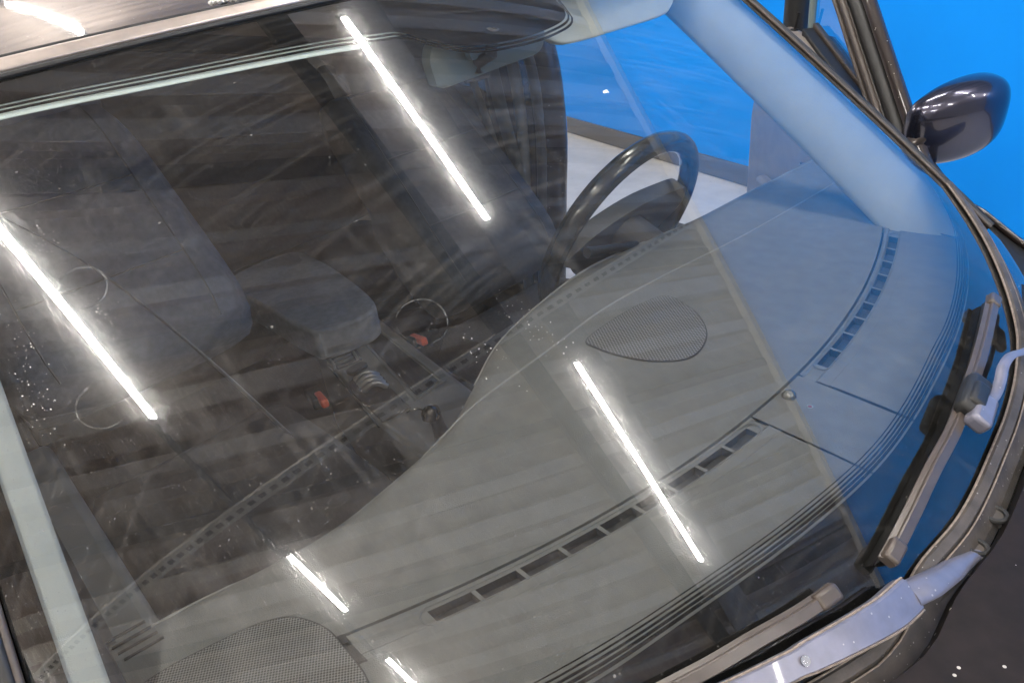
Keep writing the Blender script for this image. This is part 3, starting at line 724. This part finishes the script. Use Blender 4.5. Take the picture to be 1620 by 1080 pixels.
prism('selector_gate', smooth_closed([(-1.205, -.102), (-1.20, -.04), (-1.115, -.058), (-1.115, -.122)], 4), CZt, CZt+.004, M['inner'], cs)
prism('switch_panel', [(-1.118, -.125), (-1.112, -.055), (-1.02, -.068), (-1.025, -.138)], CZt, CZt+.006, M['inner'], cs, bevel=.004)
tube('panel_line', [(-1.30, -.098, CZt+.001), (-1.02, -.150, CZt+.001)], .002, M['dashdark'], cs, n=6)
tube('gear_lever', [(-.86, -.10, .58), (-.845, -.12, .66), (-.84, -.13, .70)], [.02, .012, .014], M['inner'], cs, n=12)
mesh_obj('gear_knob', *dome((-.84, -.135, .690), .017, .022), M['wheel'], cs)
tube('lever_ring', [(-.862+.025*math.cos(w), -.15+.02*math.sin(w), .688) for w in np.linspace(.4, 3.4, 10)], .002, M['chrome'], cs, n=6)
for (x, y, dx, dy) in ((-1.262, .128, .08, -.01), (-1.235, -.165, .085, -.02)):
    b = empty('belt_buckle', (0, 0, 0), CAR)
    d = np.array([dx, dy, .02]); d /= np.linalg.norm(d); nn = np.cross(d, (0, 0, 1)); nn /= np.linalg.norm(nn)
    box('buckle_body', (x-.035, y+.004, .545), (.09, .034, .026), M['black'], b, ax=[d, nn, np.cross(nn, d)*-1], bevel=.005)
    box('buckle_button', (x+.004, y, .560), (.070, .017, .020), M['red'], b, ax=[d, nn, np.cross(nn, d)*-1], bevel=.005)
# carpets and inner side walls
quad('floor_pan', [(-2.5, -.70, .28), (-.45, -.70, .28), (-.45, .70, .28), (-2.5, .70, .28)], M['carpet'], kind=None, parent=CAR)
box('bulkhead', (-.42, 0, .55), (.04, 1.4, .55), M['carpet'], CAR)
# near side: closed door inner panel, its sill and pillars
nd = empty('passenger_door', (0, 0, 0), CAR)
box('door_lining', (-.95, -.73, .66), (1.1, .06, .62), M['inner'], nd, bevel=.02)
box('armrest', (-.98, -.685, .72), (.55, .07, .05), M['innerlight'], nd, bevel=.015)
for y in (-.72,):
    tube('window_frame', [(-.86, y+.08, 1.335), (-1.2, y+.07, 1.365), (-1.52, y+.06, 1.36), (-1.56, y, .98)], .022, M['inner'], nd, n=10)
V = [(-.40, -.755, .99), (-.88, -.645, 1.34), (-1.5, -.645, 1.36), (-1.53, -.755, .99)]
mesh_obj('window_pane', V, [(0, 1, 2, 3)], M['darkglass'], nd, smooth=False)
box('b_pillar', (-1.60, -.70, .83), (.14, .07, 1.10), M['inner'], CAR, bevel=.02)
V = [(-1.15, -.66, .98), (-1.45, -.655, 1.06)]
for sd in (1, -1):
    rl = empty('rear_door', (0, 0, 0), CAR)
    box('door_lining', (-1.93, sd*.745, .66), (1.08, .05, .64), M['inner'], rl, bevel=.015)
    mesh_obj('window_pane', [(-1.39, sd*.735, .97), (-1.39, sd*.65, 1.36), (-2.15, sd*.64, 1.36), (-2.50, sd*.735, .97)], [(0, 1, 2, 3)], M['darkglass'], rl, smooth=False)
    tube('roof_rail', [(-.86, sd*.615, 1.345), (-1.2, sd*.615, 1.355), (-1.8, sd*.61, 1.36), (-2.4, sd*.58, 1.34)], .035, M['inner'], CAR, n=12)
for sd in (1, -1): mesh_obj('rear_quarter', [(-2.10, sd*.64, 1.40), (-2.48, sd*.74, .90), (-3.0, sd*.74, .90), (-2.75, sd*.60, 1.40)], [(0, 1, 2, 3)], M['inner'], CAR, solid=.03, smooth=False)
mesh_obj('rear_window', [(-2.4, -.58, 1.35), (-2.4, .58, 1.35), (-2.9, .60, .98), (-2.9, -.60, .98)], [(0, 1, 2, 3)], M['darkglass'], CAR, smooth=False)
# far centre pillar with seal, light trim, belt
fp = empty('centre_pillar', (0, 0, 0), CAR)
def pillar_curve(x, y, dx=0, k=1): return smooth_open([(x-.02*k+dx, y-.03, 1.34), (x+.0*k+dx, y-.01, 1.2), (x+.03*k+dx, y, 1.07), (x+.035*k+dx, y+.005, .9), (x+.02*k+dx, y+.005, .72), (x-.0*k+dx, y, .45)], 5)
tube('pillar_body', pillar_curve(-1.36, .70), .045, M['paint'], fp, n=14, sx=1.0, sy=1.0, up=(0, 1, 0))
tube('door_seal', pillar_curve(-1.345, .645), .014, M['inner'], fp, n=10)
tube('door_seal', pillar_curve(-1.385, .625, k=.8), .016, M['innerlight'], fp, n=10)
tube('pillar_trim', pillar_curve(-1.46, .64, k=.6), .04, M['inner'], fp, n=12)
tube('latch_striker', [(-1.268, .72, .665), (-1.255, .72, .66)], .012, M['chrome'], fp, n=10)
def belt(path, w, name='seat_belt', mat=None):
    P = smooth_open(path, 6); V = []; F = []
    for i, p in enumerate(P): V += [p+np.array([w/2, 0, .1*w]), p-np.array([w/2, 0, .1*w])]
    for i in range(len(P)-1): F.append((2*i, 2*i+1, 2*i+3, 2*i+2))
    return mesh_obj(name, V, F, mat or M['seat'], CAR, solid=.002)
belt([(-1.43, .60, 1.16), (-1.40, .60, 1.0), (-1.35, .60, .8), (-1.30, .60, .55)], .05, mat=M['innerlight'])
belt([(-1.52, .58, 1.16), (-1.46, .60, .95), (-1.38, .60, .7), (-1.32, .60, .55)], .03, mat=M['innerlight'])
belt([(-1.48, -.60, 1.15), (-1.30, -.47, 1.0), (-1.18, -.38, .82), (-1.10, -.30, .62)], .048)  # strap added in place of a curved pale reflection
# rear side panels
for s in (-1, 1):
    rp = box('rear_side_panel', (-2.05, s*.70, .70), (.9, .06, .60), M['inner'], CAR, bevel=.02)
    tube('rear_window_frame', [(-1.62, s*.64, 1.37), (-2.1, s*.62, 1.36), (-2.45, s*.60, 1.15), (-2.5, s*.62, 1.0)], .03, M['inner'], rp, n=10)
for s in (-1, 1): box('sill', (-1.2, s*.71, .30), (1.7, .10, .16), M['inner'], CAR, bevel=.02)
box('kick_panel', (-.75, .68, .50), (.55, .05, .5), M['carpet'], CAR, bevel=.01)
box('parcel_shelf', (-2.65, 0, .97), (.5, 1.2, .03), M['inner'], CAR, bevel=.01)

# ---- open driver's door (hinged at the front, swung outwards)
al = math.radians(35); HG = np.array([-.15, .80, 0]); DD = np.array([-math.cos(al), math.sin(al), 0]); DNv = np.array([math.sin(al), math.cos(al), 0])
def D(s, z, o=0): p = HG+DD*s+DNv*o; return np.array([p[0], p[1], z])
dr = empty('driver_door', (0, 0, 0), CAR)
def dprism(name, pts, o0, o1, mat, parent, **k):
    m_ = len(pts); V = [D(s, z, o0) for s, z in pts]+[D(s, z, o1) for s, z in pts]
    return mesh_obj(name, V, [tuple(range(m_)), tuple(range(2*m_-1, m_-1, -1))]+[(i, (i+1) % m_, m_+(i+1) % m_, m_+i) for i in range(m_)], mat, parent, **k)
dprism('door_lining', [(.12, .35), (.12, .74), (.40, .835), (.66, .945), (.93, 1.062), (1.03, 1.075), (1.10, 1.05), (1.15, .95), (1.175, .80), (1.165, .55), (1.13, .35)], -.06, -.005, M['doorcard'], dr, bevel=.02)
dprism('door_skin', [(.02, .32), (.02, .72), (.40, .835), (.66, .945), (.93, 1.055), (1.09, 1.05), (1.14, .95), (1.16, .80), (1.15, .32)], 0, .06, M['paint'], dr, bevel=.015)
dprism('map_pocket', [(.30, .42), (.30, .58), (1.02, .66), (1.05, .42)], -.10, -.06, M['doorcard'], dr, bevel=.015)
dprism('window_seal', [(.40, .850), (.66, .962), (.95, 1.082), (.95, 1.062), (.66, .942), (.40, .830)], -.035, -.004, M['rubber'], dr, bevel=.003)
dprism('window_seal', [(.42, .866), (.66, .970), (.955, 1.092), (.955, 1.074), (.66, .952), (.42, .846)], -.003, .014, M['sash'], dr, bevel=.003)
def dt(name, pts, r, mat, o, **k): return tube(name, [D(s, z, o) for s, z in smooth_open(pts, 5)], r, mat, dr, up=tuple(DNv), **k)
SP = [(.395, .83), (.48, .905), (.575, 1.0), (.66, 1.085), (.75, 1.175), (.86, 1.27), (.95, 1.33), (1.02, 1.352)]
SO = np.array([.035, -.012])
def sh(pts, a, b): return [(s+a, z+b) for s, z in pts]
dt('window_frame', sh(SP, .062, -.012), .022, M['sash'], .0, n=14, sx=1, sy=1.0)
dt('window_frame_bead', sh(SP, .045, -.008), .007, M['sash'], -.024, n=10)
dt('window_frame_bead', sh(SP, .078, -.014), .006, M['sash'], -.022, n=10)
dt('window_frame_bead', sh(SP, .028, -.004), .018, M['rubber'], .0, n=12)
dt('window_frame_outer', sh(SP, -.004, .004), .016, M['paint'], .012, n=12)
dt('window_frame_outer', sh(SP, -.012, .010), .004, M['mirrorback'], .006, n=8)
dt('rear_window_frame', [(1.05, 1.04), (1.055, 1.15), (1.05, 1.25), (1.02, 1.35)], .034, M['rubber'], .0, n=12, sx=1.1)
dt('glass_channel', [(.965, 1.07), (.97, 1.15), (.97, 1.25), (.96, 1.33)], .010, M['mirrorback'], .0, n=10)
V = [D(s, z, .004) for s, z in [(.43, .85), (.66, .95), (.96, 1.07), (.96, 1.33), (.90, 1.27), (.75, 1.14), (.66, 1.06), (.56, .965)]]
mesh_obj('window_pane', V, [tuple(range(len(V)))], M['doorglass'], dr, smooth=False)
tube('lock_pin', [D(1.00, 1.070, -.03), D(.99, 1.10, -.03), D(.985, 1.118, -.03)], [.004, .0035, .0045], M['black'], dr, n=8)
tube('lock_pin_bezel', [D(1.00, 1.067, -.03), D(1.00, 1.074, -.03)], .011, M['black'], dr, n=10)
tube('inner_handle', [D(.80, .66, -.07), D(.79, .72, -.085), D(.80, .76, -.07)], .009, M['chrome'], dr, n=8)
# door mirror
dm = empty('door_mirror', (0, 0, 0), dr)
MB = [(-.012, .050, .020), (.005, .066, .034), (.03, .080, .046), (.06, .090, .056), (.10, .095, .062), (.14, .093, .064), (.172, .084, .060), (.195, .068, .048), (.207, .048, .032), (.213, .024, .014), (.215, .004, .003)]
V = []; F = []; k_ = 28
for o_, rz, dp in MB:
    for i in range(k_):
        w = 2*math.pi*i/k_; cc, s_ = math.cos(w), math.sin(w)
        zz = np.sign(cc)*abs(cc)**.72*rz; q = np.sign(s_)*abs(s_)**.7
        V.append(D(.480-(q*dp if q > 0 else q*.022), .920+.15*o_+zz, o_))
for i in range(len(MB)-1):
    for j in range(k_): F.append((i*k_+j, i*k_+(j+1) % k_, (i+1)*k_+(j+1) % k_, (i+1)*k_+j))
F.append(tuple(range(k_))); F.append(tuple(range((len(MB)-1)*k_, len(MB)*k_)))
mesh_obj('mirror_shell', V, F, M['mirrorpaint'], dm, subsurf=1, auto=80)
tube('mirror_foot', [D(.47, .89, .0), D(.465, .91, .02), D(.46, .93, .04)], [.022, .024, .022], M['paint'], dm, n=14)

# ---- bonnet, cowl, wings
HX = lambda y: -.018-.30*max(0, abs(y)-.06)**2*1.6 - .04*max(0, abs(y)-.45)
def cowl_z(x, y): return .925+.03*y*y
bt = curve([(-1.1, -.05), (-.436, -.045), (-.326, -.04), (-.22, -.013), (-.105, -.006), (.039, .007), (.149, .011), (.317, .016), (.407, .021), (.634, .049), (.742, .068), (.849, .096), (1.0, .14)])
cw = empty('cowl', (0, 0, 0), CAR)
us_ = np.linspace(-1.08, .87, 90)
def cf(u, s):
    e = GO(u, bt(u), .0015); y = e[1]; hx = max(HX(y), e[0]+.012)+.01*s
    prof = [(0, 0), (.05, .004), (.12, .005), (.34, .002), (.36, -.0045), (.40, -.004), (.44, -.002), (.60, -.012), (.85, -.022), (1.0, -.03)]
    ss_, zz_ = zip(*prof)
    w = .033
    d = np.array([1, 0, 0]) if abs(y) < .02 else None
    # outward direction in plan
    dx = -(-.56*2*y); nrm = np.array([1, dx*1.0, 0]); nrm /= np.linalg.norm(nrm)
    p = e+nrm*w*s; p[2] = e[2]+float(np.interp(s, ss_, zz_))
    return p
V, F = grid(cf, us_, [0, .05, .12, .34, .36, .40, .44, .60, .85, 1.0])
mesh_obj('cowl_panel', V, F, M['cowl'], cw, auto=20)
tube('cowl_lip', [cf(u, .02)+np.array([0, 0, .001]) for u in us_], .0014, M['edge'], cw, n=8)
tube('cowl_bead', [cf(u, .42) for u in us_], .0011, M['edge'], cw, n=8)
for u, r_ in ((-.045, .0085), (-.115, .0075)):
    p = cf(u, .70); tube('cowl_cap', [p+np.array([.0, 0, -.012]), p+np.array([0, 0, .0005])], [r_*1.0, r_*.9], M['cowl'], cw, n=20)
    tube('cap_ring', [p+np.array([1.15*r_*math.cos(w), 1.15*r_*math.sin(w), .001]) for w in np.linspace(0, 6.283, 25)[:-1]], .0026, M['dashdark'], cw, n=8, closed=True)
def bon(y, s):
    e = cf(y/.70, .96); x0 = e[0]; 
    x = x0+(1.05-x0)*s
    z = .928-.004+.012*min(1, s*12)-.16*s*s-.11*max(0, abs(y)-.45)**1.5
    if s == 0: z -= .012
    return (x, y, z)
V, F = grid(bon, np.linspace(-.74, .44, 50), [0, .004, .012, .03, .06, .1, .18, .3, .45, .6, .8, 1])
mesh_obj('bonnet', V, F, M['bonnet'], CAR, solid=.012)
# far wing: glossy shoulder; matt black sheet added for the shadow gap
def wing(sd):
    def f(t, s):
        pts = [(-.362, .78, .912), (-.292, .78, .890), (-.218, .78, .845), (-.10, .78, .80), (.2, .78, .76), (.6, .78, .70), (1.0, .78, .62)]
        P = np.array(pts); tt = t*(len(P)-1); i = min(int(tt), len(P)-2); p = P[i]+(P[i+1]-P[i])*(tt-i)
        a = s*math.pi/2; return (p[0], sd*(p[1]+.06*math.sin(a)), p[2]-.16*(1-math.cos(a)))
    V, F = grid(f, np.linspace(0, 1, 30), np.linspace(0, 1, 10)); return mesh_obj('front_wing', V, F, M['paint'], CAR, solid=.01)
wing(1); wing(-1)
def shade_gap(t, s):
    P = np.array([(-.335, .68, .905), (-.25, .60, .895), (-.12, .50, .88), (.0, .46, .87)]); tt = t*3; i = min(int(tt), 2); p = P[i]+(P[i+1]-P[i])*(tt-i)
    q = np.array([(-.362, .785, .900), (-.292, .785, .876), (-.218, .785, .832), (-.10, .785, .79)]); g = q[i]+(q[i+1]-q[i])*(tt-i)
    return tuple(p+(g-p)*s-np.array([0, 0, .03*math.sin(s*math.pi)]))
V, F = grid(shade_gap, np.linspace(0, 1, 12), np.linspace(0, 1, 8)); mesh_obj('wing_channel', V, F, M['black'], CAR, solid=.003)

# ---- wipers
def blade(name_pts, label=None, mount=None):
    wp_ = empty('wiper', (0, 0, 0), CAR)
    if label: wp_['label'] = label
    P = [GO(u, v, .017) for u, v in smooth_open(name_pts, 6)]
    N_ = [NG(u, v) for u, v in smooth_open(name_pts, 6)]
    V = []; F = []
    sec = [(-.0060, -.004), (-.0062, .0028), (-.0053, .0044), (.0030, .0052), (.0040, .0042), (.0043, .0010), (.0076, -.0022), (.0074, -.0036), (.004, -.005), (-.005, -.005)]
    for i, p in enumerate(P):
        t_ = P[min(i+1, len(P)-1)]-P[max(i-1, 0)]; t_ /= np.linalg.norm(t_); a = np.cross(t_, N_[i])
        for q, h in sec: V.append(p+a*q+N_[i]*h)
    k = len(sec)
    for i in range(len(P)-1):
        for j in range(k): F.append((i*k+j, i*k+(j+1) % k, (i+1)*k+(j+1) % k, (i+1)*k+j))
    F.append(tuple(range(k))); F.append(tuple((len(P)-1)*k+j for j in range(k)))
    mesh_obj('blade', V, F, M['blade'], wp_, auto=25)
    V = []; F = []
    for i, p in enumerate(P):
        t_ = P[min(i+1, len(P)-1)]-P[max(i-1, 0)]; t_ /= np.linalg.norm(t_); a = np.cross(t_, N_[i])
        for q, h in [(-.003, -.004), (.003, -.004), (.001, -.0165), (-.001, -.0165)]: V.append(p+a*q+N_[i]*h)
    for i in range(len(P)-1):
        for j in range(4): F.append((i*4+j, i*4+(j+1) % 4, (i+1)*4+(j+1) % 4, (i+1)*4+j))
    mesh_obj('rubber_lip', V, F, M['rubber'], wp_, smooth=False)
    for e, q in ((0, 2), (-1, -3)):
        c0, c1 = P[e], P[q]; d = c1-c0; d /= np.linalg.norm(d); n_ = N_[e]
        box('end_cap', c0+d*.012+n_*.0012, (.024, .0148, .0115), M['blade'], wp_, ax=[d, np.cross(n_, d), n_], bevel=.0035)
    return wp_, P, N_
w1, P1, N1 = blade([(.381, .078), (.30, .079), (.224, .077), (.15, .073), (.081, .068), (0, .058), (-.097, .047), (-.18, .031), (-.265, .011)])
c = GO(.068, .064, .022); n_ = NG(.068, .064); d = GO(.15, .073, 0)-GO(0, .058, 0); d /= np.linalg.norm(d); sdv = np.cross(n_, d)
def rbox(name, c, s, ax, mat, par, bev): return box(name, c, s, mat, par, ax=ax, bevel=bev)
rbox('connector', c+n_*.002, (.060, .026, .020), [d, sdv, n_], M['rubber'], w1, .007)
rbox('connector_cover', c+n_*.010-d*.004, (.036, .018, .012), [d, sdv, n_], M['rubber'], w1, .005)
armp = [GO(.035, .052, .032), GO(.085, .050, .034), GO(.118, .053, .036), GO(.150, .058, .038), GO(.185, .056, .040), GO(.225, .042, .040), GO(.262, .030, .040), GO(.30, .022, .040), GO(.40, .016, .036), GO(.50, .012, .03)]
tube('wiper_arm', smooth_open(armp, 5), [.0055]*16+[.0052]*30, M['arm'], w1, n=8, sx=1.0, sy=.45)
rbox('arm_clip', GO(.045, .050, .028), (.046, .022, .018), [d, sdv, n_], M['arm'], w1, .005)
rbox('arm_shaft_cover', GO(.43, .012, .034), (.06, .022, .014), [GO(.5, .01, .03)-GO(.4, .01, .03), n_*0+np.cross(n_, GO(.5, .01, .03)-GO(.4, .01, .03)), n_] if False else [d, sdv, n_], M['doorcard'], w1, .005)
w2, P2, N2 = blade([(-.348, .016), (-.40, .0135), (-.465, .012), (-.52, .008), (-.576, .004), (-.68, -.004), (-.80, -.012), (-.93, -.02)])
# near arm: a wide flat folded arm with a raised flange, pivoting by the cowl
ap = smooth_open([(-.275, -.022, .020), (-.32, -.023, .024), (-.369, -.021, .026), (-.437, -.019, .025), (-.509, -.019, .024), (-.60, -.020, .024), (-.72, -.022, .024)], 5)
wd = [.0145, .0150, .0150, .0150, .0148, .0145, .0142, .014, .0138, .0135, .0132, .013, .0126, .0122, .0118, .0112]+[.0100]*20
V = []; F = []
PP = [GO(a, b, c_) for a, b, c_ in ap]
for i, p in enumerate(PP):
    t_ = PP[min(i+1, len(PP)-1)]-PP[max(i-1, 0)]; t_ /= np.linalg.norm(t_); nn = NG(ap[i][0], ap[i][1]); a = np.cross(t_, nn); w = wd[i]
    for q, h in [(-w, -.008), (-w, .002), (-w*.86, .0045), (w*.80, .0060), (w, .003), (w, -.008)]: V.append(p+a*q+nn*h)
for i in range(len(PP)-1):
    for j in range(5): F.append((i*6+j, i*6+j+1, (i+1)*6+j+1, (i+1)*6+j))
F.append(tuple(range(6)))
arm2 = mesh_obj('wiper_arm', V, F, M['arm'], w2, auto=25)
tube('worn_flange', [V[i*6+4] + NG(ap[i][0], ap[i][1])*.0005 for i in range(0, 24)], .0011, M['edge'], arm2, n=6)
tube('worn_flange', [V[i*6+1] + NG(ap[i][0], ap[i][1])*.0005 for i in range(0, 24)], .0011, M['edge'], arm2, n=6)
tube('rivet', [GO(-.445, -.019, .0285), GO(-.445, -.019, .0325)], .004, M['chrome'], arm2, n=12)
hp = [GO(-.275, -.022, .018), GO(-.245, -.026, .018), GO(-.21, -.030, .014), GO(-.16, -.036, .006), GO(-.11, -.045, .0)]
tube('pivot_cover', smooth_open(hp, 5), list(np.interp(np.linspace(0, 1, 21), [0, .25, .6, 1], [.0125, .0125, .0105, .004])), M['arm'], w2, n=14, sx=1, sy=.55)
